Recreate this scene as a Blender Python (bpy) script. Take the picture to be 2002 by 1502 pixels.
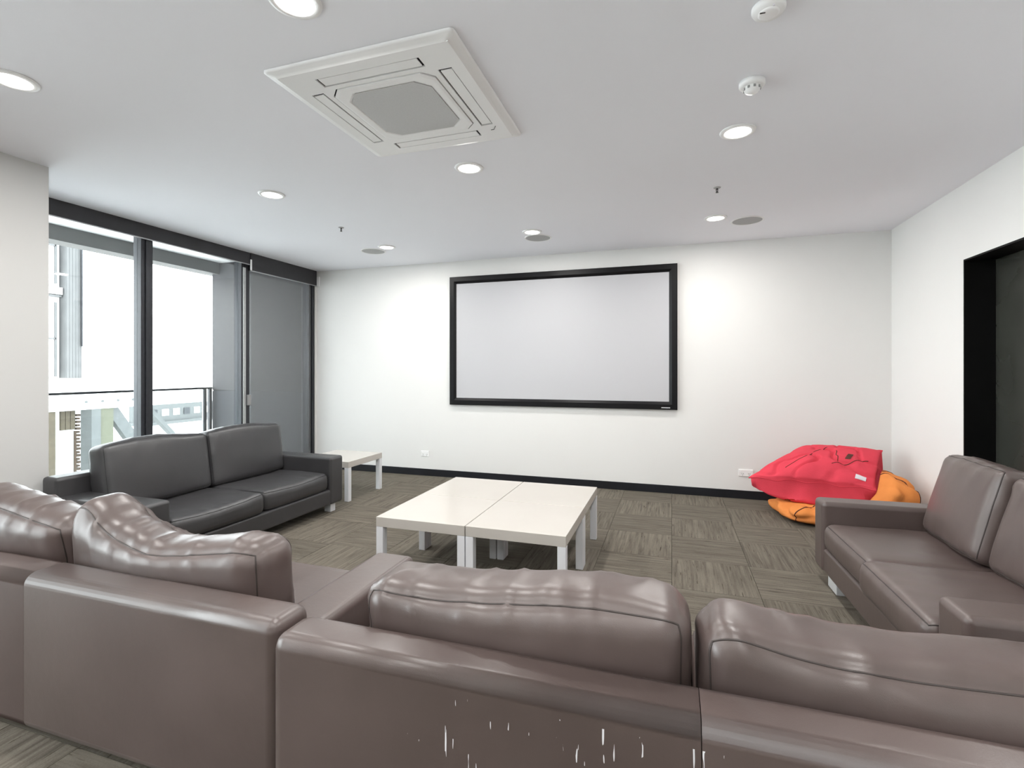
import bpy, bmesh, math, random
from mathutils import Vector, Matrix, noise
from mathutils.bvhtree import BVHTree
for o in list(bpy.data.objects): bpy.data.objects.remove(o)
SC = bpy.context.scene
COL = SC.collection
PI = math.pi

# ------------------------------------------------------------------ camera, sky, exposure
F_PX, YAW, HORIZON, CAM_H = 968.9, 0.3119, 722.5, 1.34
cd = bpy.data.cameras.new('camera'); cam = bpy.data.objects.new('camera', cd); COL.objects.link(cam)
cd.sensor_width = 36.0; cd.lens = F_PX / 2002 * 36.0
cd.shift_y = -(751 - HORIZON) / 2002
cd.clip_start = 0.02; cd.clip_end = 500
cam.location = (0, 0, CAM_H); cam.rotation_euler = (PI / 2, 0, YAW)
SC.camera = cam

SKY = 5.9
wd = bpy.data.worlds.new('overcast_sky'); SC.world = wd; wd.use_nodes = True
wd.node_tree.nodes['Background'].inputs[0].default_value = (0.96, 0.98, 1.0, 1)
wd.node_tree.nodes['Background'].inputs[1].default_value = SKY

SC.view_settings.view_transform = 'Standard'; SC.view_settings.look = 'None'
SC.view_settings.gamma = 1.0; SC.view_settings.use_curve_mapping = False
SC.view_settings.exposure = 0.76
LAMP_W = 9.5                       # watts of each ceiling downlight

# ------------------------------------------------------------------ room numbers (metres)
H = 2.677                # ceiling
YB, YR = 5.626, -3.6     # screen wall, rear wall
XR = 2.0                 # right wall
XW = -4.636              # window frame face
XP = -4.595              # blind pelmet face

# ------------------------------------------------------------------ materials
MATS = {}
def new_mat(name):
    m = bpy.data.materials.new(name); m.use_nodes = True
    nt = m.node_tree; b = nt.nodes['Principled BSDF']; MATS[name] = m
    return m, nt, b
def N(nt, t, **kw):
    n = nt.nodes.new(t)
    for k, v in kw.items():
        if k in n.inputs: n.inputs[k].default_value = v
        else: setattr(n, k, v)
    return n
def L(nt, a, b): nt.links.new(a, b)
def rgb(c): return (c[0], c[1], c[2], 1)
def mat(name, col, rough=0.5, metal=0.0, spec=0.5, var=0.0, vscale=4.0, bump=0.0, bscale=60.0, coat=0.0):
    m, nt, b = new_mat(name)
    b.inputs['Base Color'].default_value = rgb(col); b.inputs['Roughness'].default_value = rough
    b.inputs['Metallic'].default_value = metal; b.inputs['Specular IOR Level'].default_value = spec
    b.inputs['Coat Weight'].default_value = coat
    tc = N(nt, 'ShaderNodeTexCoord')
    if var:
        nz = N(nt, 'ShaderNodeTexNoise', Scale=vscale, Detail=4.0); L(nt, tc.outputs['Object'], nz.inputs['Vector'])
        cr = N(nt, 'ShaderNodeValToRGB')
        cr.color_ramp.elements[0].position = 0.3; cr.color_ramp.elements[1].position = 0.7
        cr.color_ramp.elements[0].color = rgb([max(0, x * (1 - var)) for x in col])
        cr.color_ramp.elements[1].color = rgb([min(1, x * (1 + var)) for x in col])
        L(nt, nz.outputs['Fac'], cr.inputs['Fac']); L(nt, cr.outputs['Color'], b.inputs['Base Color'])
    if bump:
        nb = N(nt, 'ShaderNodeTexNoise', Scale=bscale, Detail=3.0); L(nt, tc.outputs['Object'], nb.inputs['Vector'])
        bp = N(nt, 'ShaderNodeBump', Strength=bump, Distance=0.01)
        L(nt, nb.outputs['Fac'], bp.inputs['Height']); L(nt, bp.outputs['Normal'], b.inputs['Normal'])
    return m
def emit_mat(name, col, st):
    m, nt, b = new_mat(name)
    b.inputs['Base Color'].default_value = rgb(col)
    b.inputs['Emission Color'].default_value = rgb(col); b.inputs['Emission Strength'].default_value = st
    return m
def glass_mat(name, tint=(0.93, 0.96, 0.96), refl=0.6):
    m, nt, b = new_mat(name); nt.nodes.remove(b)
    out = nt.nodes['Material Output']
    tr = N(nt, 'ShaderNodeBsdfTransparent'); tr.inputs[0].default_value = rgb(tint)
    gl = N(nt, 'ShaderNodeBsdfGlossy'); gl.inputs['Roughness'].default_value = 0.02
    fr = N(nt, 'ShaderNodeFresnel', IOR=1.45)
    mu = N(nt, 'ShaderNodeMath', operation='MULTIPLY'); mu.inputs[1].default_value = refl
    mx = N(nt, 'ShaderNodeMixShader')
    L(nt, fr.outputs[0], mu.inputs[0]); L(nt, mu.outputs[0], mx.inputs[0])
    L(nt, tr.outputs[0], mx.inputs[1]); L(nt, gl.outputs[0], mx.inputs[2]); L(nt, mx.outputs[0], out.inputs['Surface'])
    return m

M_WALL = mat('painted_plaster_wall', (0.785, 0.78, 0.765), 0.55, spec=0.3, var=0.012, vscale=1.2, bump=0.03, bscale=220)
M_CEIL = mat('painted_ceiling', (0.90, 0.905, 0.95), 0.75, spec=0.2, var=0.01, vscale=0.8, bump=0.02, bscale=150)
M_PILLAR = mat('pillar_paint_with_shade', (0.60, 0.60, 0.59), 0.6, spec=0.25, bump=0.02, bscale=200)  # greyer than the walls: the pillar's shade is put into its base colour
M_BASE = mat('black_skirting', (0.012, 0.013, 0.017), 0.35, spec=0.4, var=0.2)
M_FRAME = mat('charcoal_aluminium', (0.032, 0.034, 0.040), 0.42, metal=0.3, var=0.1, vscale=30)
M_FRAME_LT = mat('brushed_aluminium_strip', (0.45, 0.46, 0.46), 0.35, metal=0.7, var=0.08, vscale=40)
M_PELMET = mat('charcoal_pelmet', (0.030, 0.030, 0.034), 0.5, var=0.1, vscale=8)
M_WHITEPL = mat('white_plastic', (0.90, 0.90, 0.90), 0.35, bump=0.01)
M_GREYPL = mat('grey_plastic', (0.28, 0.28, 0.28), 0.5, var=0.05)
M_BLACK = mat('black_metal', (0.010, 0.010, 0.011), 0.38, spec=0.5, var=0.1)
M_DOOR = mat('dark_door_leaf', (0.040, 0.042, 0.036), 0.22, spec=0.5, var=0.12, vscale=3)
M_REVEAL = mat('black_door_reveal', (0.004, 0.004, 0.004), 0.5, spec=0.15, var=0.1)
M_SCREEN = mat('projection_fabric', (0.51, 0.51, 0.53), 0.85, spec=0.15, bump=0.02, bscale=900)
M_VELVET = mat('black_velvet_frame', (0.004, 0.004, 0.005), 0.42, spec=0.22, var=0.1)
M_TABLE = mat('white_lacquer', (0.53, 0.50, 0.46), 0.22, spec=0.5, var=0.015, vscale=3, bump=0.008, bscale=120)
M_TLEG = mat('white_lacquer_legs', (0.74, 0.75, 0.78), 0.3, spec=0.5, var=0.015, vscale=3)
M_FOOT = mat('satin_white_foot', (0.72, 0.74, 0.76), 0.3, metal=0.2, var=0.04)
M_GLASS = glass_mat('window_glass')
def sunscreen():
    m, nt, b = new_mat('grey_sunscreen_mesh'); nt.nodes.remove(b); out = nt.nodes['Material Output']
    tr = N(nt, 'ShaderNodeBsdfTransparent'); tr.inputs[0].default_value = (0.93, 0.93, 0.93, 1)
    df = N(nt, 'ShaderNodeBsdfDiffuse'); df.inputs[0].default_value = (0.30, 0.30, 0.30, 1)
    mx = N(nt, 'ShaderNodeMixShader'); mx.inputs[0].default_value = 0.16
    L(nt, tr.outputs[0], mx.inputs[1]); L(nt, df.outputs[0], mx.inputs[2]); L(nt, mx.outputs[0], out.inputs['Surface']); return m
M_SUNSCREEN = sunscreen()
M_BGLASS = glass_mat('balustrade_glass', (0.90, 0.93, 0.93), 0.5)
M_LAMP = emit_mat('lamp_diffuser', (1.0, 0.97, 0.92), 6.0)
M_CONC = mat('balcony_concrete', (0.36, 0.36, 0.36), 0.8, var=0.06, vscale=2, bump=0.06, bscale=40)
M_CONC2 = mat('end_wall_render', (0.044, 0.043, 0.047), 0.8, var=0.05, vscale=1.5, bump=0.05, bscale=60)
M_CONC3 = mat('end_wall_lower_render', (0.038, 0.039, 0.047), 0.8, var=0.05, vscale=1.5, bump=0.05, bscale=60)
M_SOFFIT = mat('white_soffit', (0.85, 0.85, 0.85), 0.7, var=0.02)
M_BEAM = mat('grey_edge_beam', (0.085, 0.085, 0.082), 0.7, var=0.06)
M_EXTW = mat('white_render', (0.88, 0.88, 0.87), 0.8, var=0.03)
M_EXTG = mat('ribbed_grey_cladding', (0.085, 0.088, 0.09), 0.6, var=0.08, vscale=6)
M_EXTG2 = mat('pale_olive_render', (0.095, 0.095, 0.068), 0.8, var=0.06)
M_EXTT = mat('tan_timber_cladding', (0.062, 0.047, 0.030), 0.8, var=0.15, vscale=12)
M_BRICK = mat('brown_brick', (0.045, 0.028, 0.018), 0.9, var=0.2, vscale=20)
M_TREE = mat('bare_branch', (0.10, 0.09, 0.07), 0.9, var=0.2, vscale=30)
M_ROAD = mat('pale_paving', (0.72, 0.72, 0.71), 0.9, var=0.08, vscale=0.5)
M_RED = mat('red_cotton_canvas', (0.66, 0.055, 0.085), 0.8, spec=0.2, var=0.10, vscale=5, bump=0.15, bscale=160)
M_ORANGE = mat('orange_cotton_canvas', (0.72, 0.25, 0.065), 0.8, spec=0.2, var=0.08, vscale=5, bump=0.15, bscale=160)
M_CREASE = mat('dark_stitching', (0.10, 0.03, 0.02), 0.9, var=0.1)
M_LABEL = mat('white_care_label', (0.75, 0.73, 0.78), 0.7, var=0.05)

def leather(name, col, rough=0.35, scratch=False):
    m, nt, b = new_mat(name)
    tc = N(nt, 'ShaderNodeTexCoord')
    n1 = N(nt, 'ShaderNodeTexNoise', Scale=3.0, Detail=5.0); L(nt, tc.outputs['Object'], n1.inputs['Vector'])
    cr = N(nt, 'ShaderNodeValToRGB')
    cr.color_ramp.elements[0].position = 0.3; cr.color_ramp.elements[1].position = 0.72
    cr.color_ramp.elements[0].color = rgb([x * 0.86 for x in col]); cr.color_ramp.elements[1].color = rgb([x * 1.12 for x in col])
    L(nt, n1.outputs['Fac'], cr.inputs['Fac'])
    colout = cr.outputs['Color']
    # roughness varies with rubbing
    mr = N(nt, 'ShaderNodeMapRange'); mr.inputs['To Min'].default_value = rough - 0.06; mr.inputs['To Max'].default_value = rough + 0.10
    L(nt, n1.outputs['Fac'], mr.inputs['Value']); L(nt, mr.outputs['Result'], b.inputs['Roughness'])
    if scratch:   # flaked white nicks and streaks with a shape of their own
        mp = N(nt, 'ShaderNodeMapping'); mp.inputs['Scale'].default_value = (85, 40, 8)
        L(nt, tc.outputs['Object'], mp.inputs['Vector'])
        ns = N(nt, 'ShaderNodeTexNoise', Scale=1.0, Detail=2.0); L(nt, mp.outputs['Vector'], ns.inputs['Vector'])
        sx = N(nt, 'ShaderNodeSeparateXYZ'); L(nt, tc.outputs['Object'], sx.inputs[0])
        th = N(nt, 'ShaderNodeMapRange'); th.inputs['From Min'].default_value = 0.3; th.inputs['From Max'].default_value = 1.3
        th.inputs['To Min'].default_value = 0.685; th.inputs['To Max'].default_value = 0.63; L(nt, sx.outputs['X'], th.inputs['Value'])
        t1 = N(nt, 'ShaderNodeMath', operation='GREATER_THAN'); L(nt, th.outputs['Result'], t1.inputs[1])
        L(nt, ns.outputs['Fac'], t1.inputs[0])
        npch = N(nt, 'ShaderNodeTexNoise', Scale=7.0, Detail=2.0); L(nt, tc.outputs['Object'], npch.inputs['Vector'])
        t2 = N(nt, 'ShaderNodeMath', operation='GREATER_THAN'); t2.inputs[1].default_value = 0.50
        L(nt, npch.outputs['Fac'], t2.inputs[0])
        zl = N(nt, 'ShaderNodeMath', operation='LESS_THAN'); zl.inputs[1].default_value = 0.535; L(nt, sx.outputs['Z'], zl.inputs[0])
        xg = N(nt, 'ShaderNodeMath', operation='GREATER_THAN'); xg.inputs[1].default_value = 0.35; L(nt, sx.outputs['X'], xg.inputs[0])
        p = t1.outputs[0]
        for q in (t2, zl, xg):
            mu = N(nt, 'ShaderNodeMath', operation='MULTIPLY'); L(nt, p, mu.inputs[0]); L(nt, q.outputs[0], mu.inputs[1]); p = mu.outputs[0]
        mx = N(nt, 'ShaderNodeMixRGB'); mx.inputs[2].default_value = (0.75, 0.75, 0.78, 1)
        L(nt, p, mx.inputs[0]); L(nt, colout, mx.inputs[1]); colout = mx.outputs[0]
    L(nt, colout, b.inputs['Base Color'])
    vo = N(nt, 'ShaderNodeTexVoronoi', Scale=420.0); L(nt, tc.outputs['Object'], vo.inputs['Vector'])
    n2 = N(nt, 'ShaderNodeTexNoise', Scale=26.0, Detail=4.0); L(nt, tc.outputs['Object'], n2.inputs['Vector'])
    b1 = N(nt, 'ShaderNodeBump', Strength=0.06, Distance=0.002); L(nt, vo.outputs['Distance'], b1.inputs['Height'])
    b2 = N(nt, 'ShaderNodeBump', Strength=0.10, Distance=0.006); L(nt, n2.outputs['Fac'], b2.inputs['Height'])
    L(nt, b1.outputs['Normal'], b2.inputs['Normal']); L(nt, b2.outputs['Normal'], b.inputs['Normal'])
    b.inputs['Specular IOR Level'].default_value = 0.75
    return m
TAUPE = (0.092, 0.067, 0.061)
M_TAUPE = leather('taupe_leather', TAUPE)
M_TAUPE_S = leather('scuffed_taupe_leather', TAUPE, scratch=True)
M_CHAR = leather('charcoal_leather', (0.038, 0.0375, 0.040), 0.40)
M_SEAM = mat('dark_seam_piping', (0.045, 0.035, 0.032), 0.5, var=0.1)
M_SEAM_D = mat('charcoal_seam_piping', (0.022, 0.022, 0.024), 0.5, var=0.1)

def carpet():
    m, nt, b = new_mat('streaked_brown_carpet')
    tc = N(nt, 'ShaderNodeTexCoord'); oi = N(nt, 'ShaderNodeObjectInfo')
    mu = N(nt, 'ShaderNodeMath', operation='MULTIPLY'); mu.inputs[1].default_value = 37.0; L(nt, oi.outputs['Random'], mu.inputs[0])
    ad = N(nt, 'ShaderNodeVectorMath', operation='ADD'); L(nt, tc.outputs['Object'], ad.inputs[0]); L(nt, mu.outputs[0], ad.inputs[1])
    def streak(sx, sy, detail):
        mp = N(nt, 'ShaderNodeMapping'); mp.inputs['Scale'].default_value = (sx, sy, 1); L(nt, ad.outputs[0], mp.inputs['Vector'])
        n = N(nt, 'ShaderNodeTexNoise', Scale=1.0, Detail=detail, Distortion=0.4); L(nt, mp.outputs[0], n.inputs['Vector']); return n
    a = streak(3.0, 55.0, 4.0); c = streak(7.0, 120.0, 2.0); e = streak(160, 160, 2.0)
    r1 = N(nt, 'ShaderNodeValToRGB')
    els = r1.color_ramp.elements
    els[0].position = 0.25; els[0].color = (0.086, 0.077, 0.064, 1); els[1].position = 0.78; els[1].color = (0.195, 0.174, 0.145, 1)
    el = els.new(0.45); el.color = (0.132, 0.117, 0.095, 1)
    L(nt, a.outputs['Fac'], r1.inputs['Fac'])
    r2 = N(nt, 'ShaderNodeValToRGB'); r2.color_ramp.elements[0].position = 0.27; r2.color_ramp.elements[1].position = 0.36
    r2.color_ramp.elements[0].color = (0.30, 0.28, 0.25, 1); r2.color_ramp.elements[1].color = (1, 1, 1, 1)
    L(nt, c.outputs['Fac'], r2.inputs['Fac'])
    mx = N(nt, 'ShaderNodeMixRGB', blend_type='MULTIPLY'); mx.inputs[0].default_value = 1.0
    L(nt, r1.outputs[0], mx.inputs[1]); L(nt, r2.outputs[0], mx.inputs[2])
    r3 = N(nt, 'ShaderNodeMapRange'); r3.inputs['To Min'].default_value = 0.80; r3.inputs['To Max'].default_value = 1.2
    L(nt, e.outputs['Fac'], r3.inputs['Value'])
    mx2 = N(nt, 'ShaderNodeMixRGB', blend_type='MULTIPLY'); mx2.inputs[0].default_value = 1.0
    L(nt, mx.outputs[0], mx2.inputs[1]); L(nt, r3.outputs[0], mx2.inputs[2])
    rv = N(nt, 'ShaderNodeMapRange'); rv.inputs['To Min'].default_value = 0.9; rv.inputs['To Max'].default_value = 1.08
    L(nt, oi.outputs['Random'], rv.inputs['Value'])
    mx3 = N(nt, 'ShaderNodeMixRGB', blend_type='MULTIPLY'); mx3.inputs[0].default_value = 1.0
    L(nt, mx2.outputs[0], mx3.inputs[1]); L(nt, rv.outputs[0], mx3.inputs[2])
    L(nt, mx3.outputs[0], b.inputs['Base Color'])
    b.inputs['Roughness'].default_value = 0.95; b.inputs['Specular IOR Level'].default_value = 0.1
    bp = N(nt, 'ShaderNodeBump', Strength=0.35, Distance=0.006); L(nt, a.outputs['Fac'], bp.inputs['Height'])
    bq = N(nt, 'ShaderNodeBump', Strength=0.3, Distance=0.003); L(nt, e.outputs['Fac'], bq.inputs['Height'])
    L(nt, bp.outputs['Normal'], bq.inputs['Normal']); L(nt, bq.outputs['Normal'], b.inputs['Normal'])
    return m
M_CARPET = carpet()
M_SUBFLOOR = mat('dark_subfloor', (0.05, 0.045, 0.04), 0.9, var=0.1)

# ------------------------------------------------------------------ helpers
def mesh_obj(name, bm, m, parent=None, smooth=False, wn=False):
    me = bpy.data.meshes.new(name); bm.normal_update(); bm.to_mesh(me); bm.free()
    me.materials.append(m)
    if smooth:
        for p in me.polygons: p.use_smooth = True
    o = bpy.data.objects.new(name, me); COL.objects.link(o)
    if parent: o.parent = parent
    if wn:
        w = o.modifiers.new('weighted_normals', 'WEIGHTED_NORMAL'); w.keep_sharp = True
    return o
def add_box(bm, x0, x1, y0, y1, z0, z1):
    vs = [bm.verts.new(p) for p in ((x0,y0,z0),(x1,y0,z0),(x1,y1,z0),(x0,y1,z0),(x0,y0,z1),(x1,y0,z1),(x1,y1,z1),(x0,y1,z1))]
    for f in ((0,3,2,1),(4,5,6,7),(0,1,5,4),(1,2,6,5),(2,3,7,6),(3,0,4,7)): bm.faces.new([vs[i] for i in f])
    return vs
def box(name, x0, x1, y0, y1, z0, z1, m, parent=None, r=0.0, seg=2):
    bm = bmesh.new(); add_box(bm, x0, x1, y0, y1, z0, z1)
    if r > 0:
        bmesh.ops.bevel(bm, geom=bm.edges[:] , offset=r, segments=seg, profile=0.5, affect='EDGES')
        return mesh_obj(name, bm, m, parent, True, True)
    return mesh_obj(name, bm, m, parent)
def disc_solid(bm, cx, cy, z0, z1, r0, r1, n=32):
    a = [bm.verts.new((cx + r0 * math.cos(2*PI*i/n), cy + r0 * math.sin(2*PI*i/n), z0)) for i in range(n)]
    b = [bm.verts.new((cx + r1 * math.cos(2*PI*i/n), cy + r1 * math.sin(2*PI*i/n), z1)) for i in range(n)]
    bm.faces.new(a[::-1]); bm.faces.new(b)
    for i in range(n): bm.faces.new((a[i], a[(i+1) % n], b[(i+1) % n], b[i]))
def lathe(bm, prof, cx=0, cy=0, n=32):
    rings = []
    for (r, z) in prof:
        if r < 1e-6: rings.append([bm.verts.new((cx, cy, z))])
        else: rings.append([bm.verts.new((cx + r*math.cos(2*PI*i/n), cy + r*math.sin(2*PI*i/n), z)) for i in range(n)])
    for A, B in zip(rings, rings[1:]):
        for i in range(n):
            j = (i+1) % n
            if len(A) == 1 and len(B) > 1: bm.faces.new((A[0], B[j], B[i]))
            elif len(B) == 1 and len(A) > 1: bm.faces.new((A[i], A[j], B[0]))
            elif len(A) > 1: bm.faces.new((A[i], A[j], B[j], B[i]))
    bmesh.ops.recalc_face_normals(bm, faces=bm.faces[:])
def tube(bm, pts, r, n=6, closed=False):
    pts = [Vector(p) for p in pts]; k = len(pts); rings = []
    up = Vector((0.31, 0.17, 0.93))
    for i, p in enumerate(pts):
        a = pts[(i-1) % k] if (closed or i > 0) else p
        b = pts[(i+1) % k] if (closed or i < k-1) else p
        t = (b - a)
        if t.length < 1e-9: t = Vector((0, 0, 1))
        t.normalize(); s = t.cross(up)
        if s.length < 1e-4: s = t.cross(Vector((1, 0, 0)))
        s.normalize(); w = s.cross(t)
        rings.append([bm.verts.new(p + s * (r*math.cos(2*PI*j/n)) + w * (r*math.sin(2*PI*j/n))) for j in range(n)])
    for i in range(k if closed else k-1):
        A, B = rings[i], rings[(i+1) % k]
        for j in range(n): bm.faces.new((A[j], A[(j+1) % n], B[(j+1) % n], B[j]))
    if not closed:
        bm.faces.new(rings[0][::-1]); bm.faces.new(rings[-1])
def thing(name, label, cat, loc=(0,0,0), rz=0.0, group=None):
    o = bpy.data.objects.new(name, None); COL.objects.link(o); o.empty_display_size = 0.1
    o.location = loc; o.rotation_euler = (0, 0, rz); o['label'] = label; o['category'] = cat
    if group: o['group'] = group
    return o
def tag(o, label, cat, group=None):
    o['label'] = label; o['category'] = cat
    if group: o['group'] = group
    return o
def struct(o, label, cat='room'):
    o['kind'] = 'structure'; o['label'] = label; o['category'] = cat
    return o
def sempty(name, label, cat, loc=(0,0,0)):
    return struct(thing(name, label, cat, loc), label, cat)
def copy_tree(o, parent=None):
    c = o.copy(); COL.objects.link(c)
    if parent: c.parent = parent; c.matrix_parent_inverse = o.matrix_parent_inverse.copy()
    for ch in list(o.children): copy_tree(ch, c)
    return c
def sstep(a, b, x):
    t = min(1, max(0, (x - a) / (b - a))); return t*t*(3-2*t)

# ------------------------------------------------------------------ room shell
fl = struct(box('floor', -4.80, XR + 0.25, YR - 0.1, YB + 0.1, -0.16, -0.008, M_SUBFLOOR), 'dark brown carpet tiled floor of the lounge', 'floor')
tile_cache = {}
T = 0.5
def carpet_tile(x0, x1, y0, y1, rot):
    w, d = round(x1-x0, 4), round(y1-y0, 4)
    lw, ld = (d, w) if rot else (w, d)
    key = (lw, ld)
    if key not in tile_cache:
        bm = bmesh.new(); g = 0.0003
        a, b = lw/2 - g, ld/2 - g; c = 0.0012
        lo = [bm.verts.new(p) for p in ((-a,-b,-0.008),(a,-b,-0.008),(a,b,-0.008),(-a,b,-0.008))]
        hi = [bm.verts.new(p) for p in ((-a+c,-b+c,0),(a-c,-b+c,0),(a-c,b-c,0),(-a+c,b-c,0))]
        bm.faces.new(hi)
        for i in range(4): bm.faces.new((lo[i], lo[(i+1)%4], hi[(i+1)%4], hi[i]))
        me = bpy.data.meshes.new('carpet_tile'); bm.to_mesh(me); bm.free(); me.materials.append(M_CARPET); tile_cache[key] = me
    o = bpy.data.objects.new('carpet_tile', tile_cache[key]); COL.objects.link(o); o.parent = fl
    o.location = ((x0+x1)/2, (y0+y1)/2, 0); o.rotation_euler = (0, 0, PI/2 if rot else 0)
xs = [XW - 0.07] + [-4.5 + T*i for i in range(13)] + [XR]
ys = [YR] + [-3.3 + T*i for i in range(18)] + [YB]
for i in range(len(xs)-1):
    for j in range(len(ys)-1):
        carpet_tile(xs[i], xs[i+1], ys[j], ys[j+1], (i + j) % 2 == 0)

struct(box('ceiling', -4.80, XR + 0.25, YR - 0.1, YB + 0.1, H, H + 0.2, M_CEIL), 'flat pale grey painted ceiling', 'ceiling')
struct(box('wall_back', -4.80, XR + 0.25, YB, YB + 0.12, -0.16, H, M_WALL), 'white wall behind the projection screen', 'wall')

# right wall with a dark doorway
DY0, DY1, DZ = 3.30, 4.39, 2.129
bm = bmesh.new()
add_box(bm, XR, XR + 0.20, DY1, YB, -0.008, H)
add_box(bm, XR, XR + 0.20, YR, DY0, -0.008, H)
add_box(bm, XR, XR + 0.20, DY0, DY1, DZ, H)
struct(mesh_obj('wall_right', bm, M_WALL), 'white side wall pierced by a black doorway', 'wall')
dr = sempty('door_1', 'tall dark doorway with black lining beside the brown loveseat', 'door', (XR + 0.1, (DY0+DY1)/2, 0))
def dpart(name, x0, x1, y0, y1, z0, z1, m, parent=dr, r=0.0):
    l = dr.location; return box(name, x0-l.x, x1-l.x, y0-l.y, y1-l.y, z0-l.z, z1-l.z, m, parent, r)
dpart('door_lining', XR - 0.003, XR + 0.178, DY1 - 0.012, DY1, 0.0, DZ, M_REVEAL)
dpart('door_lining', XR - 0.003, XR + 0.178, DY0, DY0 + 0.012, 0.0, DZ, M_REVEAL)
dpart('door_lining', XR - 0.003, XR + 0.178, DY0 + 0.012, DY1 - 0.012, DZ - 0.012, DZ, M_REVEAL)
leaf = dpart('door_leaf', XR + 0.178, XR + 0.22, DY0, DY1, 0.0, DZ, M_DOOR)
bm = bmesh.new(); tube(bm, [(0.155, -0.46, 1.0), (0.115, -0.46, 1.0), (0.115, -0.34, 1.0)], 0.009, 8)
for v in bm.verts: v.co += Vector((XR, 0, 0)) - Vector((dr.location.x, 0, 0)) - Vector((-0.03, 0, 0))
mesh_obj('door_handle', bm, M_FRAME_LT, leaf, True)

# left side: pillar, window bank, wall stubs
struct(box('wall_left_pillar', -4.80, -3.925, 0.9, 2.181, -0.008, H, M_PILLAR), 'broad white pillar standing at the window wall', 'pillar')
bm = bmesh.new()
add_box(bm, -4.80, XW + 0.03, YR, -3.0, -0.008, H)
add_box(bm, -4.80, XW - 0.10, 2.181, YB, H - 0.03, H)
struct(mesh_obj('wall_left', bm, M_WALL), 'narrow white wall stub and head over the windows', 'wall')

def window(name, label, y0, y1, mull, latch=True):
    w = sempty(name, label, 'window', (XW - 0.05, (y0+y1)/2, 0))
    lx, ly = w.location.x, w.location.y
    def part(n, a0, a1, b0, b1, c0, c1, m, r=0.004, parent=w): return box(n, a0-lx, a1-lx, b0-ly, b1-ly, c0, c1, m, parent, r)
    part('window_sill', XW - 0.10, XW, y0, y1, 0.0, 0.07, M_FRAME)
    part('window_head', XW - 0.10, XW, y0, y1, H - 0.07, H - 0.03, M_FRAME)
    edges = [y0]
    for (a, b) in mull: edges += [a, b]
    edges.append(y1)
    for (a, b) in mull:
        c = (a + b) / 2
        f = part('mullion', XW - 0.10, XW, a, b, 0.07, H - 0.07, M_FRAME)
        part('mullion_rib', XW, XW + 0.012, c - 0.018, c + 0.018, 0.07, H - 0.07, M_FRAME, 0.002, f)
    for i in range(0, len(edges), 2):
        a, b = edges[i], edges[i+1]
        part('window_pane', XW - 0.055, XW - 0.047, a, b, 0.07, H - 0.07, M_GLASS, 0.0)
    return w, part
w1, wp = window('window_1', 'tall balcony window bank with charcoal mullions behind the charcoal sofa', 2.181, YB, [(3.285, 3.394), (4.400, 4.512), (5.50, 5.626)])
wp('stile_strip', XW + 0.0005, XW + 0.014, 4.413, 4.448, 0.07, 2.50, M_FRAME_LT, 0.002)
wp('window_latch', XW + 0.002, XW + 0.034, 4.456, 4.506, 0.93, 1.05, M_GREYPL, 0.006)
w2, _ = window('added_window', 'added unseen window bank with charcoal mullions behind the pillar', -3.0, 0.9, [(-1.75, -1.64), (-0.45, -0.34)])  # unseen bank added so daylight from behind reaches the sofa backs

struct(box('wall_rear', -4.80, XR + 0.20, YR - 0.12, YR, -0.008, H, M_WALL), 'plain white wall at the rear of the lounge', 'wall')

# skirting
struct(box('baseboard_back', XW, XR, YB - 0.012, YB, 0, 0.086, M_BASE, None, 0.003), 'black skirting along the screen wall', 'skirting')
struct(box('baseboard_right', XR - 0.012, XR, DY1, YB - 0.012, 0, 0.086, M_BASE, None, 0.003), 'black skirting beside the doorway', 'skirting')
struct(box('trim_1', XW, XW + 0.016, 5.600, YB, 0.086, 2.47, M_WALL, None, 0.002), 'white corner bead where window meets screen wall', 'trim')

# roller blind pelmets
def blind(label, y0, y1, z0, xf, end_at):
    t = thing('roller_blind', label, 'blind', ((xf + XW)/2, (y0+y1)/2, z0), 0, 'roller blind pelmets over the balcony windows')
    lx, ly, lz = t.location
    box('pelmet', XW - lx, xf - lx, y0 - ly, y1 - ly, 0, H - lz, M_PELMET, t, 0.003)
    box('pelmet_lip', xf - 0.012 - lx, xf + 0.004 - lx, y0 - ly, y1 - ly, -0.006, 0.004, M_FRAME_LT, t, 0.001)
    return t, lx, ly, lz
t, lx, ly, lz = blind('long charcoal blind pelmet over the clear window panes', 2.183, 4.485, 2.542, XP - 0.006, 0)
t, lx, ly, lz = blind('short deep charcoal blind pelmet at the screen wall corner', 4.492, 5.600, 2.475, XP, 1)
box('blind_fabric', XW + 0.018 - lx, XW + 0.0195 - lx, 4.516 - ly, 5.502 - ly, 0.06 - lz, 0.002, M_SUNSCREEN, t)
box('bottom_bar', XW + 0.012 - lx, XW + 0.026 - lx, 4.516 - ly, 5.502 - ly, 0.04 - lz, 0.06 - lz, M_FRAME, t, 0.003)
box('end_bracket', XP + 0.001 - lx, XP + 0.010 - lx, 4.478 - ly, 4.500 - ly, 2.478 - lz, 2.600 - lz, M_WHITEPL, t, 0.002)
box('end_bracket', XW + 0.02 - lx, XP + 0.034 - lx, 5.602 - ly, 5.622 - ly, 2.466 - lz, 2.600 - lz, M_WHITEPL, t, 0.002)

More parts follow.
